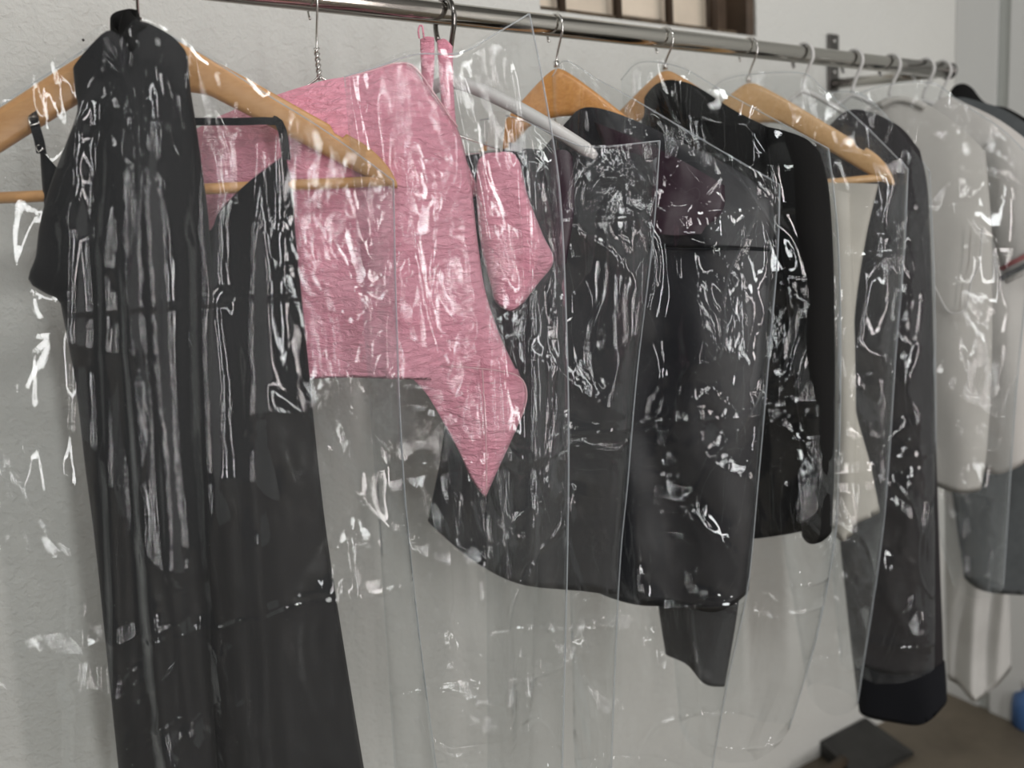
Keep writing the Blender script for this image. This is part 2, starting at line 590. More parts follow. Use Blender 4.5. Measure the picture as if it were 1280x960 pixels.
# casing on the far wall: light board, dark groove, light board
ya, yb, yc2 = hit(1250, 60, 0, XC).y, hit(1266, 60, 0, XC).y, hit(1330, 60, 0, XC).y
tag(box('trim_1', (XC - 0.012, ya - 0.0, 0.0), (XC - 0.0005, WY - 0.001, 2.6), M['trim_white']), 'white upright board on the far wall by the corner', 'trim', kind='structure')
tag(box('trim_2', (XC - 0.006, yb, 0.0), (XC - 0.0005, ya - 0.0005, 2.6), M['trim_grey']), 'grey upright groove strip on the far wall', 'trim', kind='structure')
tag(box('trim_3', (XC - 0.012, yc2, 0.0), (XC - 0.0005, yb - 0.0005, 2.6), M['trim_white']), 'white door casing at the right edge', 'trim', kind='structure')

# barred vent window in the rack wall
win = empty('window_1', (wx0, WY + 0.05, wz0), 'barred vent window with cream panes and brown frame above the rail', 'window')
win['kind'] = 'structure'
box('backing', (wx0, WY + 0.10, wz0), (wx1, WY + 0.12, wz1), M['dust'], win)
box('sill', (wx0, WY + 0.028, wz0), (wx1, WY + 0.10, wz0 + 0.016), M['dust'], win)
fx = hit(919, 20, 1, WY + 0.012).x
box('frame_jamb', (fx + 0.022, WY + 0.004, wz0 + 0.0005), (wx1 - 0.0005, WY + 0.10, wz1), M['reveal'], win, 0.002)
bars = [hit(x, 10, 1, WY + 0.03).x for x in (702, 772, 836, 891)]
for bx in bars:
    tube('bar', [(bx, WY + 0.03, wz0 + 0.0), (bx, WY + 0.03, wz1)], 0.0075, M['bar_brown'], win, 8)
edges = [wx0 + 0.004] + bars + [fx + 0.012]
for i in range(5):
    a, b = edges[i], edges[i + 1]
    box('pane', (a + 0.012, WY + 0.055 + 0.004 * (i % 2), wz0 + 0.022 + 0.003 * ((i * 7) % 3)), (b + 0.012, WY + 0.066 + 0.004 * (i % 2), wz1 - 0.01), M['pane'] if i < 4 else M['reveal'], win, 0.003)

# ------------------------------------------------------------------ clothes rail
XE = 1.414
rail = empty('clothes_rail', (XE, WY, RH), 'long chrome tube clothes rail fixed to the white wall', 'clothes rail')
tube('rail_tube', [(-1.2 + i * (XE + 1.2) / 12, 0, RH) for i in range(13)], 0.0126, M['chrome'], rail, 28)
tube('end_cap', [(XE - 0.002, 0, RH), (XE + 0.004, 0, RH), (XE + 0.010, 0, RH)], lambda i, n: (0.0142, 0.0142, 0.011)[i], M['steel_dark'], rail, 24)
def bracket(x):
    wp = box('wall_plate', (x - 0.016, WY - 0.006, RH + 0.016), (x + 0.016, WY, RH + 0.126), M['steel_dark'], rail, 0.002)
    tube('arm', [(x, WY - 0.004, RH + 0.030), (x, 0.12, RH + 0.014), (x, 0.006, RH - 0.001)], 0.0095, M['chrome'], rail, 16)
    for dz in (0.052, 0.112):
        tube('screw', [(x, WY - 0.006, RH + dz), (x, WY - 0.009, RH + dz)], 0.004, M['wire'], wp, 8)
bracket(XE - 0.012)
bracket(-0.95)

# ------------------------------------------------------------------ hangers
def hook_pts(x, r, ri, foot_u=0.0, foot_z=-0.06, tip=215):
    """hook over the rail in the plane square to the rail; y negative is the room side"""
    cz = 0.0126 - ri + r * 0 
    out = []
    R_ = ri + r
    for a in range(tip, -46, -15):
        th = math.radians(a)
        out.append(Vector((x, -R_ * math.cos(th) , RH + cz + R_ * math.sin(th))))
    # swing back under the rail to the shank
    e = out[-1]
    for k in range(1, 7):
        t = k / 6
        out.append(Vector((x, e.y * (1 - t) ** 1.6, e.z + (RH + foot_z - e.z) * (t ** 0.9))))
    return out

def hook(parent, x, r=0.0016, ri=0.0165, foot=-0.06, mt='wire', tip=215, k=8):
    return tube('hook', hook_pts(x, r, ri, 0, foot, tip), r, M[mt], parent, k)

def wood_hanger(pl, label, mt, half=0.226, drop=0.142, neck=-0.058, bar=-0.198, group='wooden hangers', loz=0.0):
    root = empty('wooden_hanger', pl.pt(0, neck + loz), label, 'hanger', group)
    hook(root, pl.hx, foot=neck + 0.008 + loz)
    P = []
    N = 60
    for i in range(-N, N + 1):
        s = abs(i) / N
        u = half * i / N
        s = math.sqrt(s * s + 0.0036) - 0.06
        z = neck - 0.018 - drop * (0.96 * s + 0.10 * s * s - 0.06 * s ** 4) + loz
        P.append((u, z, s))
    verts, faces = [], []
    k = 12
    for u, z, s in P:
        hh = 0.0195 - 0.003 * s
        if s < 0.2:
            q_ = 0.010 * (1 - s / 0.2) ** 1.3
            hh += q_
            z -= q_
        s0 = abs(u) / half
        if s0 > 0.84:
            k_ = max(0.18, math.sqrt(max(0.0, 1 - ((s0 - 0.84) / 0.16) ** 2)))
            z -= hh * (1 - k_) * 0.7
            hh *= k_
        if 0.74 < s0 < 0.80:
            notch = 0.006
        else:
            notch = 0.0
        tk = 0.0075
        for j in range(k):
            a = 2 * math.pi * j / k
            ca, sa = math.cos(a), math.sin(a)
            sx = math.copysign(abs(ca) ** 0.5, ca)
            sy = math.copysign(abs(sa) ** 0.5, sa)
            zz = z + hh * sy
            if sy > 0.4:
                zz -= notch
            # blades curve a little towards the room at their ends
            verts.append(pl.pt(u, zz, tk * sx + 0.010 * s * s))
    n = len(P)
    for i in range(n - 1):
        for j in range(k):
            faces.append((i * k + j, i * k + (j + 1) % k, (i + 1) * k + (j + 1) % k, (i + 1) * k + j))
    faces += [tuple(range(k))[::-1], tuple((n - 1) * k + j for j in range(k))]
    ar = mesh_obj('arms', verts, faces, M[mt], root)
    tube('trouser_bar', [pl.pt(u, bar + loz, 0.009) for u in (-half * 0.975, -half * 0.5, 0, half * 0.5, half * 0.975)], 0.0055, M[mt], root, 10)
    tube('ferrule', [pl.pt(0, neck + 0.003 + loz), pl.pt(0, neck + 0.010 + loz)], 0.004, M['wire'], ar, 10)
    return root

def slim_hanger(pl, label, mt, half=0.13, drop=0.115, neck=-0.05, r=0.004, group='slim plastic hangers', hr=0.0028, hmt=None, hri=0.0165, lower=True):
    root = empty('slim_hanger', pl.pt(0, neck), label, 'hanger', group)
    hook(root, pl.hx, hr, hri, neck, hmt or mt)
    pts = []
    for i in range(-14, 15):
        s = abs(i) / 14
        pts.append(pl.pt(half * i / 14, neck - 0.004 - drop * (0.25 * s + 0.75 * s ** 1.4)))
    tube('arms', pts, lambda i, n: r * (0.45 if i in (0, n - 1) else 1), M[mt], root, 10)
    if lower:
        tube('lower_bar', [pl.pt(half * 0.97 * k, neck - drop - 0.006) for k in (-1, -0.5, 0, 0.5, 1)], r * 0.8, M[mt], root, 8)
    return root

S = 0.9
PA = Plane(0.104 * S, -19)
PP = Plane(0.295 * S, -25)
PB = Plane(0.467 * S, -36)
PC = Plane(0.637 * S, -48)
PE = Plane(0.836 * S, -54)
PF = Plane(1.015 * S, -57)
PG = Plane(1.146 * S, -58)
PH = Plane(1.277 * S, -60)
PI = Plane(1.385 * S, -60)
PJ = Plane(1.490 * S, -60)
PK = Plane(1.545 * S, -60)

wood_hanger(PA, 'wide pale beech hanger holding the two black dresses at the left', 'beech', half=0.232, drop=0.138, neck=-0.046, bar=-0.199)
wood_hanger(PC, 'orange amber wooden hanger head just right of the pink clothes', 'amber', half=0.17, drop=0.15, neck=-0.052, bar=-0.205)
wood_hanger(PE, 'wooden hanger mostly hidden inside the black jacket', 'beech', half=0.16, drop=0.125, neck=-0.043, bar=-0.20)
wood_hanger(PF, 'pale wooden hanger with bare arm showing right of the black jacket', 'pale', half=0.195, drop=0.145, neck=-0.050, bar=-0.205)
slim_hanger(PG, 'white hook hanger carrying the long sheer black garment', 'white_plastic')
slim_hanger(PH, 'white hook hanger carrying the white shirt with hanging cord', 'white_plastic')
slim_hanger(PI, 'white hook hanger under the striped white shirt', 'white_plastic')
slim_hanger(PJ, 'second last white hook hanger at the rail end', 'white_plastic')
slim_hanger(PK, 'last white hook hanger beside the rail end cap', 'white_plastic')
slim_hanger(PB, 'white plastic hanger with thick dark metal hook behind the pink satin', 'white_plastic', half=0.168, drop=0.10, neck=-0.07, r=0.008, lower=False, hr=0.0032, hmt='gunmetal', hri=0.022)

# bent wire hanger of the pink satin
wh = empty('wire_hanger', PP.pt(0, -0.09), 'twisted steel wire hanger holding the draped pink satin', 'hanger')
hook(wh, PP.hx, 0.0013, 0.017, -0.055, 'wire', 222)
for ph in (0, math.pi):
    tube('twist', [PP.pt(0.0022 * math.cos(ph + k * 0.75), -0.050 - 0.0014 * k, 0.0022 * math.sin(ph + k * 0.75)) for k in range(24)], 0.0013, M['wire'], wh, 6)
tube('arms', [PP.pt(u, z) for u, z in ((-0.19, -0.165), (-0.13, -0.142), (-0.06, -0.107), (-0.02, -0.092), (-0.004, -0.082), (0.0, -0.078), (0.004, -0.082), (0.02, -0.091), (0.06, -0.107), (0.13, -0.142), (0.19, -0.165))], 0.0013, M['wire'], wh, 6)
tube('lower_wire', [PP.pt(u, -0.167) for u in (-0.19, 0, 0.19)], 0.0013, M['wire'], wh, 6)

# ------------------------------------------------------------------ black slip dress and halter top
dr = empty('slip_dress', PA.at(300, 1060), 'long black slip dress with thin straps and V neckline at the left', 'dress')
drape('body', PA, [(50, 186), (72, 212), (105, 252), (150, 292), (205, 312), (262, 291), (276, 264), (312, 228), (357, 193)],
      [(357, 193), (366, 240), (370, 300), (385, 450), (400, 600), (416, 720), (455, 960), (474, 1060)],
      [(158, 1060), (250, 1066), (360, 1066), (474, 1060)],
      [(50, 186), (56, 260), (76, 378), (95, 480), (108, 590), (122, 700), (146, 930), (158, 1060)],
      M['black'], dr, 60, 80, 0.026, 0.012, 3, 0.014, 30, 0.8, 0.003, 20)
lst = ribbon('strap', [PA.at(*q) for q in ((52, 192, 0.022), (49, 175, 0.026), (45, 162, 0.028), (42, 150, 0.026), (41, 142, 0.014), (44, 139, 0.0), (48, 146, -0.012))], PA.n, 0.0085, 0.0015, M['black'], dr)
rc = [PA.at(x, y, 0.029) for x, y in ((36, 147), (48, 145), (49, 154), (38, 157), (36, 147))]
tag(tube('strap_adjuster', rc, 0.0009, M['wire'], lst, 6), 'silver strap slider')
rc = [PA.at(x, y, 0.026) for x, y in ((45, 184), (51, 179), (54, 186), (48, 190), (45, 184))]
tag(tube('strap_ring', rc, 0.0009, M['wire'], lst, 6), 'silver strap ring')
ribbon('strap', [PA.at(*q) for q in ((358, 200, 0.022), (356, 180, 0.024), (353, 163, 0.026), (349, 154, 0.025), (343, 150, 0.018), (338, 148, 0.004))], PA.n, 0.0085, 0.0015, M['black'], dr)
ribbon('back_strap', [PA.at(x, y, 0.014 if x < 300 else 0.02) for x, y in ((225, 152), (260, 152), (300, 152), (330, 151), (347, 152))], PA.n, 0.007, 0.0015, M['black'], dr)

ht = empty('halter_dress', PA.at(210, 1060), 'long black sleeveless halter dress with high knotted collar on the beech hanger', 'dress')
drape('body', PA, [(91, 86), (112, 66), (140, 44), (160, 50), (180, 33), (206, 42), (226, 56), (235, 72)],
      [(235, 72), (238, 110), (245, 155), (254, 220), (262, 290), (266, 400), (262, 600), (266, 850), (280, 1066)],
      [(160, 1066), (200, 1070), (240, 1070), (280, 1066)],
      [(91, 86), (94, 115), (96, 142), (76, 195), (60, 240), (49, 285), (45, 320), (36, 350), (56, 366), (76, 379), (86, 430), (96, 490), (108, 590), (122, 700), (146, 930), (160, 1066)],
      M['black'], ht, 50, 110, 0.022, 0.040, 8, 0.010, 26, 0.7, 0.002, 22, topth=0.6)
# knotted stand collar: a twisted band looping round the hook
loop = [(150, 52, .050), (143, 49, .046), (141, 41, .036), (146, 34, .026), (156, 29, .020), (166, 27, .022), (174, 31, .040), (172, 40, .052), (162, 48, .056), (154, 52, .052)]
v, f = [], []
lp = resample([PA.at(x, y, o_) for x, y, o_ in loop], 40)
for i, p in enumerate(lp):
    s = i / 40
    w = 0.0075 + 0.006 * math.sin(math.pi * s) ** 0.5 + 0.002 * math.sin(9 * s)
    for j in range(10):
        a = 2 * math.pi * j / 10
        q = p + Vector((0, 0, 1)) * (w * math.sin(a)) + (PA.n * 0.8 + PA.d * 0.6) * (0.0035 * math.cos(a) * (1 + .4 * math.sin(13 * s)))
        v.append(q)
for i in range(40):
    for j in range(10):
        f.append((i * 10 + j, i * 10 + (j + 1) % 10, (i + 1) * 10 + (j + 1) % 10, (i + 1) * 10 + j))
f += [tuple(range(10))[::-1], tuple(400 + j for j in range(10))]
mesh_obj('collar', v, f, M['black_wool'], ht)
panel('collar_fold', PA, [(152, 24), (163, 17), (172, 24)], [(172, 24), (178, 31), (188, 34), (178, 42)], [(150, 52), (160, 50), (178, 42)], [(152, 24), (148, 36), (150, 52)], M['black_wool'], ht, 0.050, 0.004, 12, 14, 0.006, 4, 0.003)
tube('keyhole_edge', [PA.at(x, y, 0.070) for x, y in ((153, 60), (151, 68), (152, 78), (153, 86), (155, 78), (155, 68), (154, 60))], 0.0008, M['black_satin'], ht, 6)

# ------------------------------------------------------------------ pink clothes
pk = empty('pink_satin_top', PP.at(500, 470), 'shimmering pink satin garment draped on the wire hanger', 'top')
drape('body', PP, [(236, 168), (290, 141), (332, 126), (400, 106), (434, 98), (470, 88), (498, 80), (518, 86)],
      [(518, 86), (545, 124), (572, 160), (588, 225), (597, 300), (606, 360), (622, 412), (640, 452), (652, 474)],
      [(318, 474), (403, 468), (470, 466), (540, 470), (600, 474), (652, 474)],
      [(236, 168), (262, 300), (290, 400), (318, 474)],
      M['pink'], pk, 80, 70, 0.044, 0.012, 21, 0.022, 22, 0.4, 0.005, 30, topth=0.25)
drape('skirt_tail', PP, [(470, 452), (540, 455), (603, 461), (640, 467), (655, 478)],
      [(655, 478), (658, 500), (648, 530), (634, 562), (620, 592), (607, 622)],
      [(520, 470), (545, 510), (572, 560), (590, 598), (607, 622)],
      [(470, 452), (495, 460), (520, 470)],
      M['pink'], pk, 30, 30, 0.012, 0.032, 5, 0.006, 30, 0.6, 0.003, 26, topth=0.8)
tp = [PP.at(x, y, 0.020) for x, y in ((330, 127), (365, 115), (400, 105), (434, 97), (470, 87), (498, 79), (519, 85), (546, 122), (572, 159))]
tube('neck_piping', resample(tp, 40), 0.0011, M['pink_trim'], pk, 6)
tube('seam', resample([PP.at(x, y, 0.050) for x, y in ((603, 462), (606, 520), (608, 570), (608, 616))], 20), 0.0008, M['pink_trim'], pk, 6)
tube('hem_piping', resample([PP.at(x, y, 0.046) for x, y in ((560, 458), (603, 461), (640, 467), (655, 478), (658, 500), (648, 530))], 24), 0.0009, M['pink_trim'], pk, 6)

ps = empty('pink_strap_dress', PB.at(640, 385), 'pink garment with loop straps hung on the dark metal hook, behind plastic', 'dress')
drape('body', PB, [(596, 212), (601, 199), (615, 192), (640, 192), (650, 203)],
      [(650, 203), (660, 245), (678, 292), (692, 326), (672, 355), (654, 379)],
      [(618, 375), (630, 384), (642, 388), (654, 379)],
      [(596, 212), (596, 250), (602, 310), (618, 375)],
      M['pink'], ps, 30, 36, 0.016, 0.028, 12, 0.010, 34, 0.5, 0.003, 30, topth=0.6)
drape('strap', PB, [(525, 49), (533, 46), (543, 47)], [(543, 47), (543, 80), (541, 114)], [(530, 116), (536, 118), (541, 114)], [(525, 49), (526, 80), (530, 116)], M['pink'], ps, 14, 20, 0.005, 0.026, 15, 0.004, 90, 0.5, 0.002, 60)
drape('strap', PB, [(546, 51), (556, 49), (566, 58)], [(566, 58), (567, 110), (574, 175), (600, 240)], [(572, 246), (586, 248), (600, 240)], [(546, 51), (550, 110), (557, 175), (572, 246)], M['pink'], ps, 14, 30, 0.006, 0.018, 16, 0.005, 90, 0.5, 0.002, 60)
tube('hanging_loop', resample([PB.at(x, y, .036) for x, y in ((524, 48), (523, 38), (525, 32), (528, 33), (529, 40), (530, 48))], 24), 0.0011, M['pink'], ps, 6)
ribbon('waist_tie', resample([PB.at(x, y, .034) for x, y in ((622, 140), (621, 160), (619, 178), (618, 200))], 10), PB.n, 0.018, 0.003, M['white_cotton'], ps)

# ------------------------------------------------------------------ dark clothes in the middle
ch = empty('charcoal_skirt', PB.at(690, 735), 'dark charcoal skirt seen through clear plastic right of the pink clothes', 'skirt')
chb = drape('body', PB, [(575, 196), (640, 186), (700, 190), (770, 188), (818, 200)],
      [(818, 200), (810, 300), (796, 420), (785, 560), (776, 700), (774, 741)],
      [(535, 650), (582, 686), (640, 715), (700, 731), (740, 737), (774, 741)],
      [(575, 196), (570, 400), (552, 560), (535, 650)],
      M['charcoal'], ch, 60, 60, 0.020, -0.030, 14, 0.012, 24, 0.6, 0.004, 16)
panel('care_label', PB, [(636, 178), (654, 180)], [(654, 180), (653, 190)], [(635, 188), (653, 190)], [(636, 178), (635, 188)], M['label_white'], chb, -0.006, 0.0008, 4, 4, 0, 2, 0)
panel('lining', PB, [(684, 190), (706, 188), (716, 196)], [(716, 196), (718, 260), (708, 330)], [(690, 320), (700, 330), (708, 330)], [(684, 190), (688, 250), (690, 320)], M['plum'], chb, -0.004, 0.001, 10, 20, 0.004, 6, 0.004)

bd = empty('black_dress', PC.at(850, 750), 'black satin dress with plum lining and waist seam under the amber hanger', 'dress')
drape('bodice', PC, [(676, 190), (706, 158), (735, 136), (790, 150), (850, 178), (915, 210), (966, 245)],
      [(966, 245), (968, 285), (964, 312)],
      [(716, 300), (780, 306), (850, 310), (910, 310), (964, 312)],
      [(676, 190), (696, 250), (716, 300)],
      M['black_satin'], bd, 50, 26, 0.022, 0.0, 31, 0.006, 24, 0.6, 0.006, 22, topth=0.6)
drape('skirt', PC, [(714, 300), (780, 306), (850, 310), (910, 310), (965, 312)],
      [(965, 312), (957, 430), (947, 580), (940, 680), (936, 738)],
      [(742, 735), (800, 744), (845, 748), (888, 757), (915, 750), (936, 738)],
      [(714, 300), (722, 450), (734, 600), (742, 735)],
      M['black_satin'], bd, 56, 56, 0.026, 0.0, 33, 0.014, 26, 0.5, 0.005, 20, topth=0.8)
panel('lining', PC, [(742, 152), (800, 176), (850, 200), (906, 232)], [(906, 232), (904, 262), (880, 292)], [(800, 288), (840, 294), (880, 292)], [(742, 152), (770, 220), (800, 288)], M['plum'], bd, 0.026, 0.001, 24, 18, 0.006, 9, 0.008)
tube('waist_seam', resample([PC.at(x, y, 0.026) for x, y in ((740, 304), (790, 308), (850, 311), (910, 311), (962, 313))], 20), 0.0012, M['black_band'], bd, 6)
# a dark hem lower down behind the same bag
dk = empty('dark_sash', PC.at(880, 850), 'dark sash end hanging below the black satin dress behind milky plastic', 'sash')
drape('cloth', PC, [(820, 735), (860, 745), (905, 748), (925, 742)], [(925, 742), (918, 790), (906, 858)], [(832, 818), (860, 826), (882, 850), (906, 858)], [(820, 735), (826, 780), (832, 818)], M['charcoal'], dk, 22, 22, 0.008, -0.040, 41, 0.006, 30, 0.5, 0.002, 20, topth=0.9)

jk = empty('black_jacket', PE.at(960, 665), 'black collared jacket with long sleeve on a wooden hanger', 'jacket')
drape('body', PE, [(800, 142), (808, 122), (822, 108), (842, 103), (872, 110), (920, 140), (965, 162), (1004, 180)],
      [(1004, 180), (1012, 260), (1014, 400), (1012, 560), (1009, 661)],
      [(880, 655), (920, 662), (950, 665), (1009, 661)],
      [(800, 142), (830, 300), (862, 480), (880, 655)],
      M['black_wool'], jk, 44, 56, 0.028, 0.0, 51, 0.008, 20, 0.8, 0.003, 18, topth=0.6)
drape('sleeve', PE, [(955, 158), (985, 166), (1010, 176), (1026, 192)],
      [(1026, 192), (1036, 235), (1042, 330), (1044, 470), (1043, 580), (1040, 664)],
      [(1002, 668), (1012, 673), (1026, 671), (1040, 664)],
      [(955, 158), (970, 260), (988, 420), (1000, 560), (1002, 668)],
      M['black_wool'], jk, 26, 50, 0.024, 0.030, 53, 0.004, 22, 0.6, 0.003, 22, topth=0.6)
panel('collar', PE, [(808, 118), (824, 106), (845, 102), (872, 112)], [(872, 112), (890, 132), (900, 150)], [(838, 142), (868, 148), (900, 150)], [(808, 118), (822, 130), (838, 142)], M['black_wool'], jk, 0.032, 0.004, 16, 10, 0.008, 7, 0.003)
panel('lapel', PE, [(838, 138), (860, 146), (880, 150)], [(880, 150), (900, 200), (915, 260)], [(880, 262), (900, 266), (915, 260)], [(838, 138), (855, 200), (880, 262)], M['black_wool'], jk, 0.030, 0.003, 12, 14, 0.006, 8, 0.003)

cr = empty('cream_blouse', PF.at(1065, 670), 'cream blouse with drooping cuff hung over the pale hanger bar', 'blouse')
drape('body', PF, [(960, 224), (1010, 228), (1060, 229), (1098, 230)],
      [(1098, 230), (1082, 300), (1068, 400), (1068, 500), (1088, 580), (1100, 640)],
      [(985, 640), (1020, 655), (1060, 652), (1100, 640)],
      [(960, 224), (970, 400), (985, 640)],
      M['cream'], cr, 36, 50, 0.018, 0.010, 61, 0.012, 30, 0.5, 0.003, 18)
slv = drape('sleeve', PF, [(1030, 240), (1046, 238), (1062, 242)], [(1062, 242), (1068, 400), (1070, 560), (1066, 668)], [(1042, 668), (1054, 673), (1066, 668)], [(1030, 240), (1038, 400), (1042, 560), (1042, 668)], M['cream'], cr, 18, 40, 0.016, 0.030, 64, 0.004, 30, 0.5, 0.003, 20)
tube('cuff', [PF.at(x, y, 0.030) for x, y in ((1041, 655), (1054, 660), (1068, 655))], 0.0022, M['white_cotton'], slv, 8)

lb = empty('long_black_garment', PG.at(1128, 890), 'long sheer black garment with solid black hem band', 'dress')
drape('body', PG, [(1012, 190), (1040, 156), (1062, 140), (1090, 142), (1126, 160), (1150, 188)],
      [(1150, 188), (1160, 240), (1165, 360), (1169, 520), (1175, 700), (1180, 840)],
      [(1066, 826), (1100, 834), (1140, 836), (1180, 828)],
      [(1012, 190), (1024, 400), (1046, 640), (1066, 826)],
      M['chiffon'], lb, 44, 60, 0.024, 0.0, 71, 0.010, 24, 0.6, 0.005, 22, topth=0.6)
drape('hem_band', PG, [(1066, 824), (1100, 832), (1140, 834), (1181, 826)], [(1181, 826), (1183, 850), (1184, 876)], [(1074, 889), (1108, 894), (1150, 896), (1184, 876)], [(1066, 824), (1070, 858), (1074, 889)], M['black_band'], lb, 36, 10, 0.028, 0.0, 71, 0.008, 24, 0.6, 0.001, 22, topth=1.0)

# ------------------------------------------------------------------ white and grey clothes at the far end
ws = empty('white_shirt', PH.at(1200, 610), 'plain white shirt with a hanging white cord at the far end', 'shirt')
drape('body', PH, [(1062, 160), (1090, 132), (1128, 122), (1160, 132), (1200, 160), (1232, 190)],
      [(1232, 190), (1240, 300), (1240, 450), (1234, 560), (1226, 612)],
      [(1130, 590), (1165, 604), (1196, 612), (1226, 612)],
      [(1062, 160), (1090, 300), (1115, 450), (1130, 590)],
      M['white_cotton'], ws, 44, 50, 0.022, 0.0, 81, 0.012, 28, 0.6, 0.004, 18, topth=0.6)
tube('cord', resample([PH.at(x, y, 0.034) for x, y in ((1228, 285), (1224, 330), (1214, 352), (1208, 384), (1198, 391), (1184, 388), (1168, 358))], 40), 0.0013, M['white_plastic'], ws, 6)
tube('collar', resample([PH.at(x, y, 0.018) for x, y in ((1100, 132), (1120, 124), (1140, 127), (1156, 134))], 14), 0.005, M['white_cotton'], ws, 8)

st = empty('striped_sleeve_shirt', PI.at(1250, 590), 'white shirt with red and black bands on its short sleeve', 'shirt')
drape('body', PI, [(1150, 150), (1180, 122), (1210, 132), (1250, 152), (1290, 180)],
      [(1290, 180), (1296, 300), (1300, 440), (1302, 560)],
      [(1215, 580), (1242, 588), (1270, 578), (1302, 560)],
      [(1150, 150), (1180, 300), (1205, 450), (1215, 580)],
      M['white_jersey'], st, 40, 46, 0.022, 0.0, 91, 0.012, 26, 0.6, 0.003, 18, topth=0.6)
sli = drape('sleeve', PI, [(1222, 190), (1255, 172), (1292, 185)], [(1292, 185), (1312, 240), (1322, 312)], [(1256, 356), (1285, 340), (1322, 312)], [(1222, 190), (1234, 270), (1256, 356)], M['white_jersey'], st, 24, 26, 0.020, 0.026, 93, 0.004, 30, 0.5, 0.003, 24)
for nm, dy, mt in (('red_band', -20, 'stripe_red'), ('black_band', -8, 'stripe_dark')):
    ribbon(nm, resample([PI.at(x, y + dy, o_) for x, y, o_ in ((1251, 357, .030), (1262, 350, .044), (1280, 341, .050), (1300, 328, .048))], 16), PI.n, 0.0075, 0.0015, M[mt], sli)

gr = empty('grey_garment', PJ.at(1240, 735), 'long dark grey garment behind the white shirts', 'garment')
drape('body', PJ, [(1172, 150), (1192, 124), (1225, 128), (1262, 142), (1312, 176)],
      [(1312, 176), (1320, 400), (1318, 600), (1312, 742)],
      [(1205, 722), (1225, 733), (1262, 738), (1312, 742)],
      [(1172, 150), (1180, 400), (1188, 590), (1205, 722)],
      M['grey_wool'], gr, 40, 50, 0.020, 0.0, 101, 0.008, 24, 0.6, 0.003, 18, topth=0.6)
bk = empty('black_shawl', PK.at(1215, 200), 'black rounded shoulder of a garment at the rail end', 'garment')
drape('body', PK, [(1184, 132), (1190, 112), (1204, 106), (1218, 114), (1228, 132)], [(1228, 132), (1256, 134), (1286, 150)], [(1180, 320), (1240, 330), (1290, 320)], [(1184, 132), (1180, 220), (1180, 320)], M['black_wool'], bk, 26, 30, 0.022, -0.03, 111, 0.006, 24, 0.6, 0.003, 18, topth=0.6)
gw = empty('white_gown', PK.at(1220, 864), 'long white gown whose folded hem almost reaches the floor', 'dress')
drape('skirt', PK, [(1180, 330), (1210, 335), (1250, 332)], [(1250, 332), (1258, 560), (1262, 740), (1264, 835)],
      [(1184, 846), (1205, 856), (1226, 866), (1244, 850), (1264, 835)], [(1180, 330), (1180, 600), (1184, 846)], M['gown'], gw, 60, 50, 0.030, -0.10, 121, 0.030, 60, 0.4, 0.004, 22, topth=0.8)

# ------------------------------------------------------------------ clear plastic garment bags
GB = 'clear plastic garment bags'
def bag(label, pl, top, right, bottom, left, mt, off, seed, crink=0.007, nu=90, nv=130, th=0.036, ridges=(), folds=0.012, lip=False):
    root = empty('garment_bag', pl.at(*bottom[len(bottom) // 2], off), label, 'garment bag', GB)
    drape('film', pl, top, right, bottom, left, M[mt], root, nu, nv, th, off, seed, folds, 18, 0.8, 0.003, 22, crink, ridges, 0.55, True, 0.9, False)
    # heat-sealed seam along the shoulder
    tube('sealed_seam', resample([pl.at(x, y, off) for x, y in top], 60), 0.0008, M['seam'], root, 5)
    tube('side_fold', resample([pl.at(x, y, off) for x, y in right], 60), 0.0008, M['seam'], root, 5)
    return root

bag('clear plastic bag over the two black dresses at the far left', PA,
    [(-130, 226), (-60, 172), (0, 132), (70, 86), (138, 44), (160, 56), (186, 34), (250, 66), (330, 116), (410, 166), (492, 226)],
    [(492, 226), (496, 400), (505, 600), (525, 800), (560, 1070)],
    [(-150, 1070), (100, 1076), (350, 1076), (560, 1070)],
    [(-130, 226), (-140, 500), (-150, 1070)],
    'filmA', 0.040, 201, 0.005, 110, 140, 0.046,
    ((0.46, 0.43, 0.018, 0.014), (0.48, 0.53, 0.022, 0.016), (0.52, 0.57, 0.012, 0.012), (0.40, 0.36, 0.03, 0.012), (0.62, 0.62, 0.02, 0.012), (0.72, 0.68, 0.018, 0.010)))
bag('clear plastic bag gathered at the dark hook over the pink clothes', PP,
    [(430, 96), (470, 84), (520, 68), (576, 66), (620, 42), (662, 17)],
    [(662, 17), (682, 120), (700, 240), (708, 400), (711, 560), (708, 760), (700, 1070)],
    [(500, 1070), (600, 1076), (700, 1070)],
    [(430, 96), (446, 300), (476, 700), (500, 1070)],
    'filmB', 0.075, 205, 0.006, 70, 140, 0.030, ((0.85, 0.75, 0.03, 0.010), (0.55, 0.70, 0.03, 0.010)))
bag('clear plastic bag with square corner over the charcoal skirt', PB,
    [(600, 150), (640, 146), (700, 172), (740, 184), (825, 176)],
    [(825, 176), (816, 300), (797, 460), (785, 600), (773, 740), (760, 1070)],
    [(610, 1070), (690, 1076), (760, 1070)],
    [(600, 150), (606, 500), (610, 1070)],
    'filmC', 0.012, 209, 0.009, 80, 130, 0.034)
bag('clear plastic bag sloping from the amber hanger over the black satin dress', PC,
    [(690, 96), (707, 76), (748, 100), (790, 123), (880, 176), (975, 231)],
    [(975, 231), (972, 320), (962, 440), (948, 600), (934, 740), (908, 860), (880, 1020)],
    [(720, 1020), (800, 1026), (880, 1020)],
    [(690, 96), (700, 400), (720, 1020)],
    'filmC', 0.012, 214, 0.010, 84, 130, 0.042)
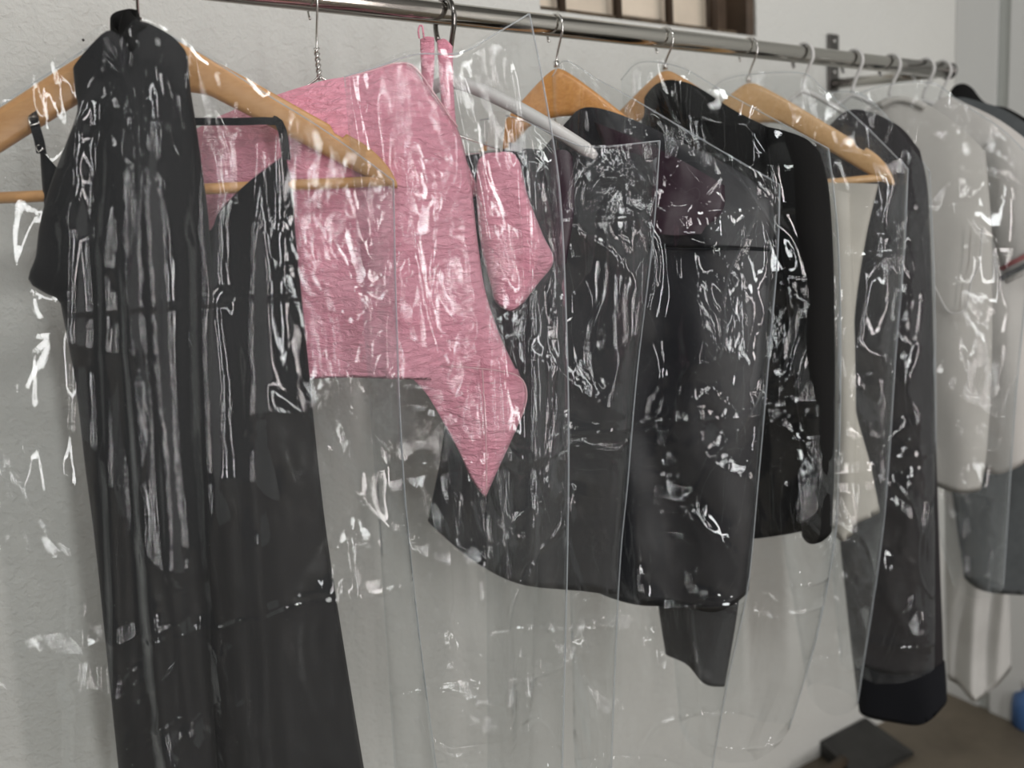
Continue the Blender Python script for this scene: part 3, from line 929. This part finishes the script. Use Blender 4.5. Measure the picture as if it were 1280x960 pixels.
bag('clear plastic bag with loose tail over the black jacket', PE,
    [(776, 100), (800, 78), (850, 84), (900, 112), (960, 145), (1036, 186)],
    [(1036, 186), (1048, 300), (1051, 450), (1048, 600), (1043, 680), (1020, 800), (986, 912)],
    [(850, 905), (900, 916), (950, 922), (986, 912)],
    [(776, 100), (800, 400), (850, 905)],
    'filmC', 0.016, 219, 0.008, 64, 110, 0.062)
bag('clear plastic bag over the pale hanger and cream blouse', PF,
    [(880, 124), (905, 100), (950, 92), (1004, 92), (1030, 112), (1080, 156), (1135, 211)],
    [(1135, 211), (1130, 320), (1120, 440), (1104, 660), (1072, 880)],
    [(1010, 860), (1040, 876), (1072, 880)],
    [(880, 124), (930, 400), (1010, 860)],
    'filmD', 0.016, 224, 0.011, 60, 110, 0.046)
bag('clear plastic bag over the long sheer black garment', PG,
    [(1010, 134), (1040, 116), (1080, 120), (1120, 160), (1162, 214)],
    [(1162, 214), (1168, 360), (1170, 560), (1172, 830)],
    [(1050, 826), (1110, 836), (1172, 830)],
    [(1010, 134), (1024, 500), (1050, 826)],
    'filmD', 0.0, 229, 0.008, 44, 90, 0.050)
bag('clear plastic bag over the plain white shirt near the rail end', PH,
    [(1046, 130), (1100, 108), (1164, 104), (1200, 128), (1250, 160), (1284, 192)],
    [(1284, 192), (1286, 320), (1270, 500), (1254, 735)],
    [(1190, 728), (1220, 735), (1254, 735)],
    [(1046, 130), (1100, 400), (1190, 728)],
    'filmD', 0.0, 234, 0.008, 44, 80, 0.050)

# ------------------------------------------------------------------ things on the floor
a = hit(1122, 934, 2, 0.0)
b = hit(1032, 956, 2, 0.0)
dp = empty('dustpan', (a + b) / 2, 'dark grey dustpan lying on the floor against the wall', 'dustpan')
c0 = Vector((a.x - 0.09, a.y + 0.02, 0))
def dpv(x, y, z): return c0 + Vector((x, y, z))
v = [dpv(-.09, -.055, .002), (dpv(.09, -.06, .002)), dpv(.08, .055, .002), dpv(-.08, .055, .002),
     dpv(-.09, -.055, .010), dpv(.09, -.06, .010), dpv(.08, .055, .04), dpv(-.08, .055, .04),
     dpv(-.075, -.055, .005), dpv(.075, -.055, .005), dpv(.066, .045, .034), dpv(-.066, .045, .034)]
mesh_obj('pan', v, [(3, 2, 1, 0), (0, 1, 5, 4), (1, 2, 6, 5), (2, 3, 7, 6), (3, 0, 4, 7), (4, 5, 9, 8), (5, 6, 10, 9), (6, 7, 11, 10), (7, 4, 8, 11), (8, 9, 10, 11)], M['box_dark'], dp, smooth=False)
tube('handle', [dpv(-.075, 0, .022), dpv(-.12, -.01, .026), dpv(-.17, -.02, .024), dpv(-.20, -.025, .022)], lambda i, n: (.012, .013, .015, .012)[i], M['box_brown'], dp, 10)

q = hit(1284, 908, 2, 0.0)
bt = empty('bottle', (q.x, q.y, 0), 'blue plastic bottle standing on the floor at the right edge', 'bottle')
prof = [(0.0, 0.028), (0.004, 0.032), (0.05, 0.033), (0.075, 0.030), (0.09, 0.014), (0.10, 0.012)]
tube('body', [(q.x, q.y, z) for z, r in prof], lambda i, n: prof[i][1], M['blue'], bt, 16)
tube('cap', [(q.x, q.y, 0.10), (q.x, q.y, 0.118)], 0.014, M['white_plastic'], bt, 14)
